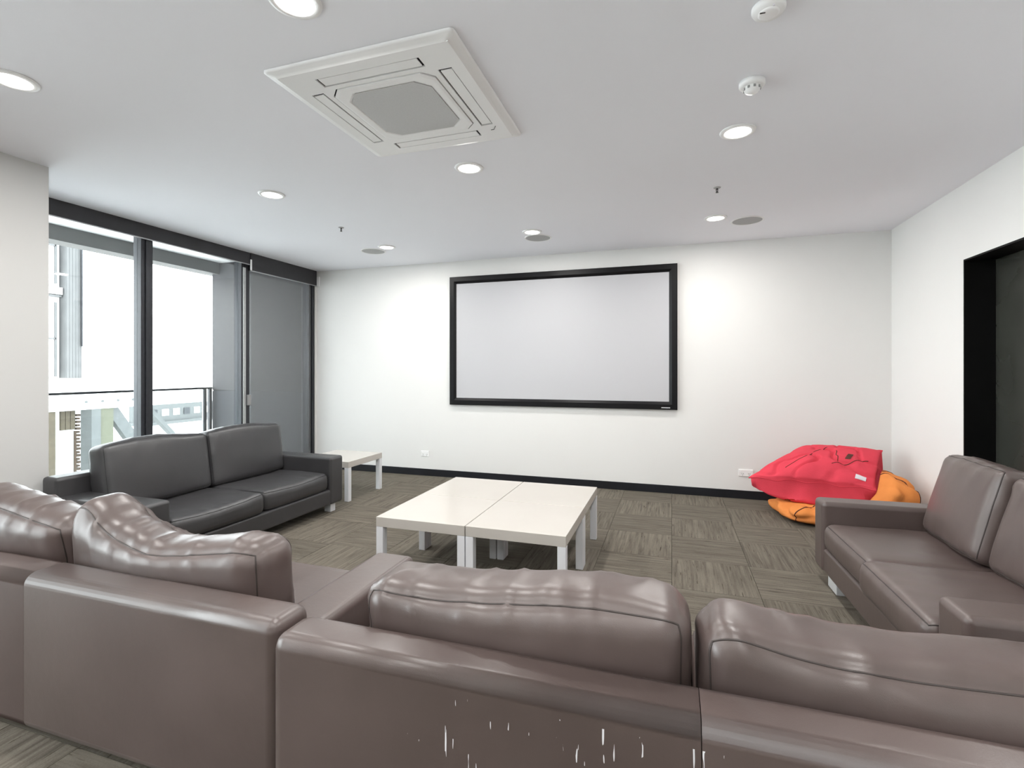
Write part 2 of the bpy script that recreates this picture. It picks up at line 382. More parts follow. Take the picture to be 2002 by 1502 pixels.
# ------------------------------------------------------------------ balcony and outdoors
XO = -6.45
struct(box('balcony_floor', XO - 0.15, -4.80, 0.2, 5.85, -0.25, -0.03, M_CONC), 'grey concrete balcony floor outside the window', 'balcony')
struct(box('balcony_soffit', XO - 0.15, -4.80, 0.2, 5.85, 2.90, 3.05, M_SOFFIT), 'white soffit over the balcony', 'soffit')
struct(box('balcony_beam', XO - 0.10, XO + 0.14, 0.2, 5.85, 2.735, 2.90, M_BEAM), 'grey edge beam under the balcony soffit', 'beam')
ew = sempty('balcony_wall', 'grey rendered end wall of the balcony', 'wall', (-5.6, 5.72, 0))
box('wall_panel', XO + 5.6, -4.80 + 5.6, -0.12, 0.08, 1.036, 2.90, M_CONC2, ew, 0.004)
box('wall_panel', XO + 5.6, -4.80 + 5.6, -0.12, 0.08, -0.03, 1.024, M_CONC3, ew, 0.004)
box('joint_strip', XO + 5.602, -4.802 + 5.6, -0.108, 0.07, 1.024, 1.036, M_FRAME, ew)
bal = thing('glass_balustrade', 'glass balcony balustrade with thin dark top rail', 'balustrade', (XO, 3.0, -0.03))
box('top_rail', -0.022, 0.022, -2.6, 2.585, 1.085, 1.112, M_FRAME, bal, 0.004)
for (a, b) in ((-2.6, -1.24), (-1.18, 1.50), (1.58, 2.44)): box('glass_panel', -0.005, 0.005, a, b, 0.06, 1.085, M_BGLASS, bal)
for y in (-1.21, 1.54, 2.47, 2.56): box('post', -0.022, 0.022, y - 0.022, y + 0.022, 0.0, 1.085, M_FRAME, bal, 0.004)

struct(box('ground', -60, 40, -40, 60, -6.2, -6.0, M_ROAD), 'pale paved street far below the balcony', 'ground')

# neighbouring building glimpsed at the pillar
nb = thing('neighbouring_building', 'white neighbouring building with grey ribbed corner column, seen beside the pillar', 'building', (-14.35, 7.10, -6.0))
box('wall', -0.6, 0.4, -2.0, 0.86, 0, 13, M_EXTW, nb)
col_ = box('corner_column', -0.3, 0.62, 0.87, 1.20, 7.13, 13, M_EXTG, nb)
for k in range(5): box('rib', 0.62, 0.627, 0.885 + 0.064*k, 0.915 + 0.064*k, 7.13, 13, M_EXTG, col_)
box('edge_trim', -0.3, 0.66, 1.20, 1.262, 7.10, 13, M_EXTW, nb)
bm = bmesh.new(); tube(bm, [(0.66, 1.185, 13), (0.66, 1.185, 7.9)], 0.018, 6); mesh_obj('downpipe', bm, M_FRAME, nb, True)
for (z0, z1) in ((9.35, 10.9), (7.15, 8.95)):
    f = box('window', 0.40, 0.46, 0.0, 0.80, z0, z1, M_EXTW, nb)
    box('pane', 0.462, 0.47, 0.05, 0.70, z0 + 0.08, z1 - 0.08, M_EXTW, f)
    box('frame_edge', 0.462, 0.50, 0.72, 0.765, z0 + 0.02, z1 - 0.02, M_EXTG, f)
    box('transom', 0.462, 0.50, 0.03, 0.74, z0 + 0.9, z0 + 0.94, M_EXTG, f)
box('ledge', 0.40, 0.56, -0.6, 0.84, 9.12, 9.28, M_EXTW, nb)
box('ledge_shadow_gap', 0.40, 0.52, -0.6, 0.84, 9.06, 9.10, M_EXTG, nb)

# white walkway beam with fixings, columns and braces under it
wb = thing('walkway_bridge', 'white walkway beam carried on columns and diagonal braces beyond the balcony', 'bridge', (-13.0, 9.0, -6.0))
box('beam', -0.5, 0.0, -2.6, 9.0, 6.40, 6.86, M_EXTW, wb, 0.02)
for y in (-1.05, -0.7, -0.35, 0.0): 
    bm = bmesh.new(); disc_solid(bm, 0, 0, 0, 0.02, 0.03, 0.03, 12)
    bm.transform(Matrix.Translation((0.0, y, 6.58)) @ Matrix.Rotation(PI/2, 4, 'Y')); mesh_obj('bolt', bm, M_EXTG, wb)
box('column', -0.45, -0.05, -1.85, -1.62, 0, 6.40, M_EXTT, wb)
box('column', -0.45, -0.05, -0.72, -0.42, 0, 6.40, M_EXTG2, wb)
box('column', -0.40, -0.02, -0.92, -0.72, 0, 6.40, M_EXTG, wb)
def brace(y0, z0, y1, z1, w):
    bm = bmesh.new(); d = Vector((0, y1-y0, z1-z0)); n = Vector((0, -d.z, d.y)).normalized() * w/2
    vs = []
    for x in (-0.3, -0.12):
        for p in ((y0, z0), (y1, z1)):
            for s in (-1, 1): vs.append(bm.verts.new(Vector((x, p[0], p[1])) + n*s))
    for f in ((0,1,3,2),(4,6,7,5),(0,4,5,1),(2,3,7,6),(0,2,6,4),(1,5,7,3)): bm.faces.new([vs[i] for i in f])
    bmesh.ops.recalc_face_normals(bm, faces=bm.faces[:]); mesh_obj('brace', bm, M_EXTG, wb)
brace(-0.42, 6.40, 1.05, 4.1, 0.26); brace(0.45, 6.40, 1.5, 5.2, 0.10); brace(0.5, 5.0, -0.3, 4.6, 0.10)

# low house with timber panel and brick edge, under the bridge
hs = thing('brick_house', 'low tan house with brick corner and white door below the walkway', 'house', (-16.0, 9.0, -6.0))
box('wall', -0.4, 0.0, -1.6, 0.50, 0.0, 6.2, M_EXTW, hs)
tp = box('timber_panel', 0.0, 0.03, -0.35, 0.50, 5.66, 6.2, M_EXTT, hs)
for k in range(7): box('board', 0.03, 0.045, -0.34 + 0.12*k, -0.235 + 0.12*k, 5.67, 6.19, M_EXTT, tp)
box('roof', -0.6, 0.25, -1.8, 0.9, 6.2, 6.32, M_EXTG, hs)
dd = box('door', 0.0, 0.05, 0.02, 0.44, 4.4, 5.62, M_SOFFIT, hs); box('door_frame', 0.05, 0.08, 0.44, 0.50, 4.4, 5.62, M_BRICK, dd)
k = 0
z = 4.40
while z < 6.1:
    box('brick', -0.2, 0.06, 0.51, 0.60 + (0.06 if k % 2 else 0.0), z, z + 0.060, M_BRICK, hs); z += 0.095; k += 1

# far low block and bare tree in the other pane
fb = thing('far_building', 'distant pale block with a row of small windows', 'building', (-26.0, 21.5, -6.0))
box('wall', -1.0, 0.0, -3.0, 4.5, 0, 4.4, M_EXTW, fb); box('roof_edge', -1.0, 0.2, -3.1, 4.6, 4.4, 4.55, M_EXTG, fb)
box('upper_floor', -1.0, 0.0, -3.0, 2.2, 4.55, 5.6, M_EXTG, fb)
for i in range(7): box('window', 0.0, 0.04, -2.6 + 0.62*i, -2.25 + 0.62*i, 4.85, 5.2, M_EXTW if i % 3 else M_FRAME, fb)
random.seed(5)
tr = thing('bare_tree', 'leafless tree with thin branches in front of the distant block', 'tree', (-18.0, 15.6, -6.0))
bm = bmesh.new(); tube(bm, [(0, 0, 0), (0.05, 0.02, 2.2), (0, 0.06, 3.4)], 0.07, 6); mesh_obj('trunk', bm, M_TREE, tr, True)
for i in range(11):
    a = random.uniform(-0.9, 0.9); z0 = random.uniform(2.4, 3.3); l = random.uniform(0.9, 1.7)
    p0 = Vector((0.02, 0.04, z0)); p1 = p0 + Vector((random.uniform(-.3, .3), math.sin(a)*l*0.6, math.cos(a)*l*0.6)); p2 = p1 + Vector((random.uniform(-.2,.2), math.sin(a+random.uniform(-.5,.5))*l*0.5, math.cos(a)*l*0.5))
    bm = bmesh.new(); tube(bm, [p0, p1, p2], 0.016, 5); mesh_obj('branch', bm, M_TREE, tr, True)

# ------------------------------------------------------------------ ceiling fittings
def downlight():
    t = thing('downlight', 'round recessed ceiling downlight with a glowing white lens', 'ceiling light', (0, 0, H), 0, 'ceiling downlights')
    bm = bmesh.new(); lathe(bm, [(0.0705, -0.001), (0.0705, -0.009), (0.092, -0.006), (0.095, 0.0), (0.0705, 0.0)], n=40); mesh_obj('trim_ring', bm, M_WHITEPL, t, True)
    bm = bmesh.new(); lathe(bm, [(0, -0.007), (0.05, -0.007), (0.0705, -0.005), (0.0705, -0.0005), (0, -0.0005)], n=40); mesh_obj('lens', bm, M_LAMP, t, True)
    ld = bpy.data.lights.new('lamp', 'AREA'); ld.shape = 'DISK'; ld.size = 0.14; ld.energy = LAMP_W; ld.color = (1.0, 0.975, 0.94)
    lo = bpy.data.objects.new('lamp', ld); COL.objects.link(lo); lo.parent = t; lo.location = (0, 0, -0.012)
    return t
DL = [(-2.895, 1.470), (-1.300, 1.467), (0.36, 1.47), (-2.907, 3.037), (-1.279, 3.038), (0.352, 3.037), (-2.962, 4.728), (-1.291, 4.64), (0.367, 4.709),
      (-2.9, -0.1), (-1.3, -0.1), (0.36, -0.1), (-2.9, -1.7), (-1.3, -1.7), (0.36, -1.7)]
d0 = downlight()
where = {3: 'above the charcoal sofa', 4: 'above the coffee tables next to the air conditioner', 5: 'next to the white ceiling sensor', 6: 'nearest the window corner, beside a ceiling speaker',
         7: 'in front of the projection screen beside a ceiling speaker', 8: 'between sprinkler and speaker over the bean bags', 0: 'by the pillar', 1: 'behind the air conditioner'}
for i, (x, y) in enumerate(DL):
    o = d0 if i == 0 else copy_tree(d0)
    o.location = (x, y, H)
    if i in where: o['label'] = 'round glowing ceiling downlight ' + where[i]
    else: o['label'] = 'round glowing ceiling downlight over the rear of the lounge'

def speaker(x, y, label):
    t = thing('ceiling_speaker', label, 'speaker', (x, y, H), 0, 'round ceiling speakers')
    bm = bmesh.new(); lathe(bm, [(0.122, 0), (0.124, -0.006), (0.136, -0.005), (0.138, 0.0)], n=40); mesh_obj('rim', bm, M_WHITEPL, t, True)
    bm = bmesh.new(); lathe(bm, [(0, -0.004), (0.1225, -0.004), (0.1225, -0.0002), (0, -0.0002)], n=40); mesh_obj('grille', bm, M_SPK, t)
M_SPK = mat('speaker_mesh', (0.42, 0.42, 0.42), 0.7, var=0.08, vscale=200, bump=0.2, bscale=500)
speaker(0.644, 4.877, 'round grey ceiling speaker over the bean bags')
speaker(-1.292, 4.869, 'round grey ceiling speaker in front of the projection screen')
speaker(-3.207, 4.845, 'round grey ceiling speaker near the window corner')

def sprinkler(x, y, label):
    t = thing('sprinkler', label, 'sprinkler', (x, y, H), 0, 'ceiling sprinkler heads')
    bm = bmesh.new(); lathe(bm, [(0, 0), (0.026, 0), (0.024, -0.003), (0.010, -0.006), (0, -0.006)], n=20); mesh_obj('escutcheon', bm, M_SPK, t, True)
    bm = bmesh.new(); lathe(bm, [(0, -0.006), (0.006, -0.006), (0.006, -0.012), (0.0028, -0.018), (0.0028, -0.036), (0, -0.036)], n=12); mesh_obj('body', bm, M_BLACK, t, True)
    bm = bmesh.new(); lathe(bm, [(0, -0.034), (0.010, -0.034), (0.010, -0.037), (0, -0.037)], n=16); mesh_obj('deflector', bm, M_BLACK, t)
    bm = bmesh.new()
    for s in (-1, 1): tube(bm, [(s*0.005, 0, -0.008), (s*0.008, 0, -0.019), (s*0.003, 0, -0.034)], 0.0016, 6)
    mesh_obj('frame_arms', bm, M_BLACK, t, True)
sprinkler(-2.964, 3.949, 'small dark sprinkler head over the charcoal sofa side')
sprinkler(0.317, 3.931, 'small dark sprinkler head over the bean bag side')

# smoke detector
t = thing('smoke_detector', 'white round smoke detector on the ceiling', 'smoke detector', (0.34, 2.03, H))
bm = bmesh.new(); lathe(bm, [(0, 0), (0.058, 0), (0.058, -0.012), (0.052, -0.022), (0, -0.024)], n=36); mesh_obj('base', bm, M_WHITEPL, t, True)
bm = bmesh.new(); lathe(bm, [(0.036, -0.0225), (0.036, -0.026), (0.030, -0.029), (0, -0.030)], n=32); mesh_obj('dome', bm, M_WHITEPL, t, True)
bm = bmesh.new(); lathe(bm, [(0, -0.0235), (0.004, -0.0235), (0.004, -0.027), (0, -0.028)], 0.010, -0.044, 12); mesh_obj('indicator', bm, M_LABEL, t)
box('slot', -0.032, -0.014, -0.020, -0.015, -0.0305, -0.0285, M_BLACK, t)
# motion sensor
t = thing('motion_sensor', 'white motion sensor dome with dark slots on the ceiling', 'sensor', (0.355, 2.535, H))
bm = bmesh.new(); lathe(bm, [(0, 0), (0.056, 0), (0.056, -0.018), (0.046, -0.026), (0.040, -0.026), (0, -0.026)], n=36); mesh_obj('base', bm, M_WHITEPL, t, True)
bm = bmesh.new(); lathe(bm, [(0.036, -0.026), (0.036, -0.034), (0.030, -0.046), (0.016, -0.054), (0, -0.056)], n=32); mesh_obj('dome', bm, M_WHITEPL, t, True)
for k in range(9):
    a = 2*PI*k/9
    bm = bmesh.new(); add_box(bm, 0.0350, 0.0375, -0.005, 0.005, -0.040, -0.029); bm.transform(Matrix.Rotation(a, 4, 'Z')); mesh_obj('slot', bm, M_GREYPL, t)

# air conditioning cassette
AC = (-1.277, 2.230); S = 0.466
ac = thing('air_conditioner', 'square white ceiling air conditioner cassette with four louvers and grey grille', 'air conditioner', (AC[0], AC[1], H))
def ngon_ring(bm, loops):
    vs = [[bm.verts.new(p) for p in lp] for lp in loops]
    for A, B in zip(vs, vs[1:]):
        n = len(A)
        for i in range(n): bm.faces.new((A[i], A[(i+1)%n], B[(i+1)%n], B[i]))
    return vs
def rsq(h, c, z, seg=5):
    out = []
    for k, (sx, sy) in enumerate(((1,1),(-1,1),(-1,-1),(1,-1))):
        for i in range(seg+1):
            a = k*PI/2 + (PI/2)*i/seg
            out.append((sx*(h-c) + c*math.cos(a), sy*(h-c) + c*math.sin(a), z))
    return out
bm = bmesh.new()
vs = ngon_ring(bm, [rsq(S, 0.02, -0.001), rsq(S, 0.02, -0.009), rsq(S - 0.008, 0.02, -0.014), rsq(S - 0.030, 0.02, -0.0165), rsq(S - 0.042, 0.02, -0.024)])
# flat face built as strips so that louver slots are real recesses
bmesh.ops.recalc_face_normals(bm, faces=bm.faces[:])
fr = mesh_obj('panel_rim', bm, M_WHITEPL, ac, True, True)
zf = -0.024; sl_o, sl_i, sl_l = 0.366, 0.300, 0.262      # slot outer/inner offset from centre, half length
hi = S - 0.042; gi = 0.272
bm = bmesh.new()
def flat(x0, x1, y0, y1):
    add_box(bm, x0, x1, y0, y1, zf, zf + 0.008)
for s in (-1, 1):
    a, b = sorted((s*sl_o, s*hi)); flat(-hi, hi, a, b)
    a, b = sorted((s*gi, s*sl_i)); flat(-sl_i, sl_i, a, b)
    for q in (-1, 1):
        c, d = sorted((q*sl_l, q*(sl_o if True else hi))); a, b = sorted((s*sl_i, s*sl_o)); flat(c, d, a, b)
    c, d = sorted((s*sl_o, s*hi)); flat(c, d, -sl_o, sl_o)
    c, d = sorted((s*gi, s*sl_i)); flat(c, d, -gi, gi)
    for q in (-1, 1):
        c, d = sorted((s*sl_i, s*sl_o)); a, b = sorted((q*sl_l, q*sl_i)); flat(c, d, a, b)
for sx_ in (-1, 1):
    for sy_ in (-1, 1):
        pts = [(sx_*gi, sy_*gi), (sx_*(gi - 0.050), sy_*gi), (sx_*gi, sy_*(gi - 0.050))]
        lo_ = [bm.verts.new((p[0], p[1], zf)) for p in pts]; up_ = [bm.verts.new((p[0], p[1], zf + 0.008)) for p in pts]
        bm.faces.new(lo_); bm.faces.new(up_)
        for i in range(3): bm.faces.new((lo_[i], lo_[(i+1)%3], up_[(i+1)%3], up_[i]))
bmesh.ops.recalc_face_normals(bm, faces=bm.faces[:])
mesh_obj('panel_face', bm, M_WHITEPL, ac)
box('duct_well', -hi, hi, -hi, hi, zf + 0.014, -0.001, M_BLACK, ac)
for k in range(4):
    bm = bmesh.new(); add_box(bm, -sl_l + 0.013, sl_l - 0.013, sl_i + 0.009, sl_o - 0.004, zf + 0.0005, zf + 0.005)
    bm.transform(Matrix.Rotation(k*PI/2, 4, 'Z')); lv = mesh_obj('louver', bm, M_WHITEPL, ac)
def oct8(h, c, z):
    return [(h-c, h, z), (-h+c, h, z), (-h, h-c, z), (-h, -h+c, z), (-h+c, -h, z), (h-c, -h, z), (h, -h+c, z), (h, h-c, z)]
bm = bmesh.new()
vs = ngon_ring(bm, [oct8(gi - 0.005, 0.05, zf + 0.005), oct8(gi - 0.005, 0.05, zf - 0.003), oct8(gi - 0.018, 0.05, zf - 0.005), oct8(0.225, 0.06, zf - 0.004), oct8(0.218, 0.06, zf + 0.002)])
bm.faces.new(vs[-1]); bm.faces.new(vs[0])
bmesh.ops.recalc_face_normals(bm, faces=bm.faces[:])
g = mesh_obj('intake_grille', bm, M_WHITEPL, ac)
M_GRILLE = mat('grey_intake_mesh', (0.58, 0.58, 0.58), 0.75, var=0.04, vscale=150, bump=0.15, bscale=700)
bm = bmesh.new(); vs = ngon_ring(bm, [oct8(0.2165, 0.06, zf + 0.001), oct8(0.2165, 0.06, zf - 0.0035)]); bm.faces.new(vs[-1]); bm.faces.new(vs[0])
bmesh.ops.recalc_face_normals(bm, faces=bm.faces[:]); mesh_obj('mesh_screen', bm, M_GRILLE, g)
bm = bmesh.new(); tube(bm, [(0.335, 0.318, zf - 0.001), (0.352, 0.318, zf - 0.001), (0.372, 0.285, zf - 0.001)], 0.0016, 5); mesh_obj('corner_mark', bm, M_BLACK, ac)

# ------------------------------------------------------------------ projection screen
SX0, SX1, SZ0, SZ1 = -2.610, 0.058, 0.906, 2.477
ps = thing('projection_screen', 'wide white projection screen in a black frame on the wall', 'screen', ((SX0+SX1)/2, YB, SZ0))
w2_, hh = (SX1-SX0)/2, SZ1-SZ0
FW = 0.086; yf = -0.045
box('screen_fabric', -w2_ + FW - 0.01, w2_ - FW + 0.01, -0.026, -0.020, FW - 0.01, hh - FW + 0.01, M_SCREEN, ps)
box('backing', -w2_ + 0.01, w2_ - 0.01, -0.020, -0.0005, 0.01, hh - 0.01, M_BLACK, ps)
def frame_bar(pts_out, pts_in):
    # pts_out / pts_in : two (x,z) ends each ; bevelled profile that falls to the fabric
    bm = bmesh.new(); rows = []
    for (o_, i_) in zip(pts_out, pts_in):
        o_ = Vector((o_[0], 0, o_[1])); i_ = Vector((i_[0], 0, i_[1]))
        prof = [(0.0, -0.004), (0.0, yf + 0.004), (0.06, yf), (0.66, yf), (1.0, -0.0262), (1.0, -0.004)]
        rows.append([bm.verts.new(o_.lerp(i_, t_) + Vector((0, y_, 0))) for (t_, y_) in prof])
    n = len(rows[0])
    for i in range(n): bm.faces.new((rows[0][i], rows[1][i], rows[1][(i+1)%n], rows[0][(i+1)%n]))
    bm.faces.new(rows[0][::-1]); bm.faces.new(rows[1])
    bmesh.ops.recalc_face_normals(bm, faces=bm.faces[:]); mesh_obj('frame_bar', bm, M_VELVET, ps)
O = [(-w2_, 0), (w2_, 0), (w2_, hh), (-w2_, hh)]; I = [(-w2_+FW, FW), (w2_-FW, FW), (w2_-FW, hh-FW), (-w2_+FW, hh-FW)]
for k in range(4): frame_bar((O[k], O[(k+1)%4]), (I[k], I[(k+1)%4]))
box('maker_badge', w2_ - 0.165, w2_ - 0.075, yf - 0.002, yf + 0.002, 0.017, 0.026, M_FOOT, ps)

# wall outlets
def outlet(x, z, label, w=0.115):
    t = thing('wall_outlet', label, 'outlet', (x, YB, z), 0, 'white wall outlets above the skirting')
    pl = box('plate', -w/2, w/2, -0.009, 0, -0.036, 0.036, M_WHITEPL, t, 0.003)
    for s in (-1, 1):
        box('switch', s*w*0.33 - 0.006, s*w*0.33 + 0.006, -0.012, -0.008, 0.008, 0.026, M_WHITEPL, t)
        for q in (-1, 1): box('socket_slot', s*w*0.22 + q*0.007 - 0.0015, s*w*0.22 + q*0.007 + 0.0015, -0.0096, -0.0085, -0.014, -0.002, M_BLACK, t)
        box('earth_slot', s*w*0.22 - 0.0015, s*w*0.22 + 0.0015, -0.0096, -0.0085, -0.028, -0.018, M_BLACK, t)
outlet(-2.966, 0.277, 'white double wall outlet between side table and coffee tables')
outlet(0.730, 0.269, 'white double wall outlet beside the red bean bag', 0.14)

# ------------------------------------------------------------------ tables
def table():
    t = thing('coffee_table', '', 'table')
    a = 0.305; TZ = 0.404; th = 0.062; lw = 0.050
    box('table_top', -a, a, -a, a, TZ - th, TZ, M_TABLE, t, 0.0025, 2)
    for sx in (-1, 1):
        for sy in (-1, 1):
            x0, x1 = sorted((sx*a, sx*(a-lw))); y0, y1 = sorted((sy*a, sy*(a-lw)))
            box('leg', x0 + 0.0005, x1 - 0.0005, y0 + 0.0005, y1 - 0.0005, 0.0, TZ - th, M_TLEG, t, 0.002, 1)
    return t
tb = table()
CX, CY = -1.177, 3.3455
spots = [(-0.3075, -0.3075, 'square white coffee table of the four, facing the scuffed sofa, on the charcoal sofa side'),
         (0.3075, -0.3075, 'square white coffee table of the four, facing the scuffed sofa, on the loveseat side'),
         (-0.3075, 0.3075, 'square white coffee table of the four, facing the screen wall, on the charcoal sofa side'),
         (0.3075, 0.3075, 'square white coffee table of the four, facing the screen wall, on the loveseat side')]
for i, (dx, dy, lab) in enumerate(spots):
    o = tb if i == 0 else copy_tree(tb)
    o.location = (CX + dx, CY + dy, 0); o['label'] = lab; o['group'] = 'white coffee tables pushed together'
st = copy_tree(tb); st.name = 'side_table'; st.location = (-3.415, 4.565, 0)
st['label'] = 'white square side table in the window corner past the charcoal sofa'
if 'group' in st: del st['group']

# ------------------------------------------------------------------ cushions and sofas
def cushion(name, size, r, m, parent, loc, rot=(0,0,0), puff=(0.0, 0.03, 0.02), wr=0.006, seed=0, seam_axis=None, seam_m=None,
            warp=None, res=0.022, seam_r=0.0028, seams=(-1, 1), fold=1.0):
    hx, hy, hz = size[0]/2, size[1]/2, size[2]/2
    half = Vector((hx, hy, hz)); R = Matrix.Rotation(rot[2], 4, 'Z') @ Matrix.Rotation(rot[1], 4, 'Y') @ Matrix.Rotation(rot[0], 4, 'X')
    off = Vector((seed*3.17, seed*1.93, seed*0.71))
    def f(p):
        q = Vector((p[0]*hx, p[1]*hy, p[2]*hz))
        rr = min(r, hx*0.98, hy*0.98, hz*0.98)
        inn = Vector([max(-(half[i]-rr), min(half[i]-rr, q[i])) for i in range(3)])
        d = q - inn
        nrm = d.normalized() if d.length > 1e-9 else Vector((0, 0, 1))
        pos = inn + nrm * rr if d.length > 1e-9 else q.copy()
        for i in range(3):
            j, k = (i+1) % 3, (i+2) % 3
            g = max(0, 1 - p[j]**2)**0.75 * max(0, 1 - p[k]**2)**0.75
            pos[i] += p[i] * puff[i] * g
        # pinched edges, gentle lumps, creases fanning out from the corners
        e = pos + off
        lump = noise.noise(e * 2.4) * 1.1 + noise.noise(e * 4.5) * 0.35
        s1 = noise.noise(Vector((e.x * 8.5 + e.z * 3.0, e.y * 2.2, e.z * 2.0)))
        s2 = noise.noise(Vector((e.x * 5.5 - e.z * 6.0 + e.y * 4.0, e.y * 2.0 + 3, e.z * 3.0)))
        rid = (1 - abs(s1))**7 * 0.9 + (1 - abs(s2))**9 * 0.25
        near = max(sstep(0.0, 0.9, abs(p[2])) * (1.0 if p[2] > 0 else 0.5), abs(p[0])**5 * 0.8, 0.12)
        pos += nrm * (wr * (lump + fold * rid * near))
        if warp: pos += warp(p)
        return pos
    def cells(l): return max(4, int(l / res))
    nx, ny, nz = cells(size[0]), cells(size[1]), cells(size[2])
    bm = bmesh.new(); cache = {}
    def ax(i, n): 
        t_ = -1 + 2*i/n
        return math.copysign(1 - (1 - abs(t_))**1.15, t_)
    def vert(i, j, k):
        key = (i, j, k)
        if key not in cache: cache[key] = bm.verts.new(f((ax(i, nx), ax(j, ny), ax(k, nz))))
        return cache[key]
    for j in (0, ny):
        for i in range(nx):
            for k in range(nz): bm.faces.new((vert(i,j,k), vert(i+1,j,k), vert(i+1,j,k+1), vert(i,j,k+1)))
    for k in (0, nz):
        for i in range(nx):
            for j in range(ny): bm.faces.new((vert(i,j,k), vert(i+1,j,k), vert(i+1,j+1,k), vert(i,j+1,k)))
    for i in (0, nx):
        for j in range(ny):
            for k in range(nz): bm.faces.new((vert(i,j,k), vert(i,j+1,k), vert(i,j+1,k+1), vert(i,j,k+1)))
    bmesh.ops.recalc_face_normals(bm, faces=bm.faces[:])
    o = mesh_obj(name, bm, m, parent, True)
    o.matrix_local = Matrix.Translation(loc) @ R
    if seam_axis is not None:
        for sgn in seams:
            A = [i for i in range(3) if i != seam_axis]
            loop = []
            n = 40
            for (a0, b0, a1, b1) in ((-1,-1,1,-1),(1,-1,1,1),(1,1,-1,1),(-1,1,-1,-1)):
                for s in range(n):
                    t_ = s / n; p = [0, 0, 0]
                    p[seam_axis] = sgn; p[A[0]] = a0 + (a1-a0)*t_; p[A[1]] = b0 + (b1-b0)*t_
                    loop.append(f(p) * 1.0)
            bm = bmesh.new(); tube(bm, loop, seam_r, 6, True)
            mesh_obj('seam_piping', bm, seam_m, o, True)
    return o

def back_panel(x0, x1, y0, y1, z0, z1, m, parent, r, flat_x):
    bm = bmesh.new(); add_box(bm, x0, x1, y0, y1, z0, z1)
    ed = [e for e in bm.edges if not all(abs(v.co.x - flat_x) < 1e-5 for v in e.verts)]
    bmesh.ops.bevel(bm, geom=ed, offset=r, segments=6, profile=0.5, affect='EDGES')
    return mesh_obj('back_panel', bm, m, parent, True, True)
def frame_box(name, x0, x1, y0, y1, z0, z1, m, parent, r=0.04):
    return box(name, x0, x1, y0, y1, z0, z1, m, parent, r, 5)

# ---- charcoal sofa by the window (local x along length, y from back to front; turned to face the tables)
def place(t, x, y, rz): t.location = (x, y, 0); t.rotation_euler = (0, 0, rz)

A = thing('sofa', 'charcoal leather two-seater sofa with its back to the balcony window', 'sofa')
LA, DA = 1.925, 0.875          # length, depth
place(A, -3.883, 4.040, -PI/2)   # local x runs towards the pillar
frame_box('base', 0.01, LA - 0.01, 0.03, DA - 0.01, 0.08, 0.225, M_CHAR, A, 0.02)
frame_box('back_frame', 0.0, LA, 0.0, 0.15, 0.08, 0.645, M_CHAR, A, 0.025)
frame_box('armrest', 0.0, 0.185, 0.13, DA, 0.08, 0.520, M_CHAR, A, 0.025)
frame_box('armrest', LA - 0.205, LA, 0.13, DA, 0.08, 0.520, M_CHAR, A, 0.025)
for (x, y) in ((0.10, 0.80), (LA - 0.10, 0.80), (0.10, 0.08), (LA - 0.10, 0.08)): box('foot', x - 0.035, x + 0.035, y - 0.035, y + 0.035, 0.0, 0.081, M_FOOT, A, 0.004)
sw = (LA - 0.185 - 0.205) / 2
x0 = 0.187
def sagA(p): return Vector((0, 0.012 * (1 - p[0]**2) * max(0, p[1]), -0.018 * (1 - p[0]**2) * max(0, p[2])))
for k in range(2):
    c = x0 + sw*(k + 0.5)
    cushion('seat_cushion', (sw - 0.004, 0.70, 0.165), 0.05, M_CHAR, A, (c, 0.515 + 0.01*k, 0.305), puff=(0, 0.005, 0.012), wr=0.006, seed=11 + k, seam_axis=2, seam_m=M_SEAM_D, warp=sagA, fold=0.8)
    cushion('back_cushion', (0.785, 0.17, 0.455), 0.042, M_CHAR, A, (x0 + (0.375 if k == 0 else 1.165), 0.235, 0.602), rot=(0.16, 0, 0), puff=(0, 0.03, 0.01), wr=0.007, seed=21 + k, seam_axis=1, seam_m=M_SEAM_D,
            warp=lambda p: Vector((0, 0, 0.014*math.sin(2.6*p[0] + 1.0)*max(0, p[2]))), fold=0.8)

# ---- taupe sofa standing crosswise near the pillar, back to the viewer
B = thing('sofa', 'taupe leather sofa with wrinkled back cushions and one square armrest beside the scuffed sofa', 'sofa')
XB0, XB1, YB0 = -3.58, -1.105, 1.172
place(B, XB0, YB0, 0)
LB, DB = XB1 - XB0, 0.83
spl = -2.247 - XB0
back_panel(0.0, spl - 0.001, 0.0, 0.155, 0.02, 0.592, M_TAUPE, B, 0.042, spl - 0.001)
back_panel(spl + 0.001, LB, 0.0, 0.155, 0.02, 0.592, M_TAUPE, B, 0.042, spl + 0.001)
frame_box('base', 0.01, LB - 0.01, 0.14, DB - 0.02, 0.04, 0.235, M_TAUPE, B, 0.02)
frame_box('armrest', 0.0, 0.20, 0.145, DB, 0.04, 0.50, M_TAUPE, B, 0.03)
frame_box('armrest', LB - 0.195, LB, 0.145, DB, 0.04, 0.50, M_TAUPE, B, 0.03)
for (x, y) in ((0.08, 0.76), (LB - 0.08, 0.76), (0.08, 0.08), (LB - 0.08, 0.08)): box('foot', x - 0.03, x + 0.03, y - 0.03, y + 0.03, 0.0, 0.045, M_FOOT, B, 0.004)
sw = (LB - 0.40) / 2
for k in range(2):
    c = 0.2025 + sw*(k + 0.5)
    cushion('seat_cushion', (sw - 0.004, 0.66, 0.17), 0.05, M_TAUPE, B, (c, 0.495, 0.318), puff=(0, 0.004, 0.010), wr=0.004, seed=31 + k, seam_axis=2, seam_m=M_SEAM, fold=0.4)
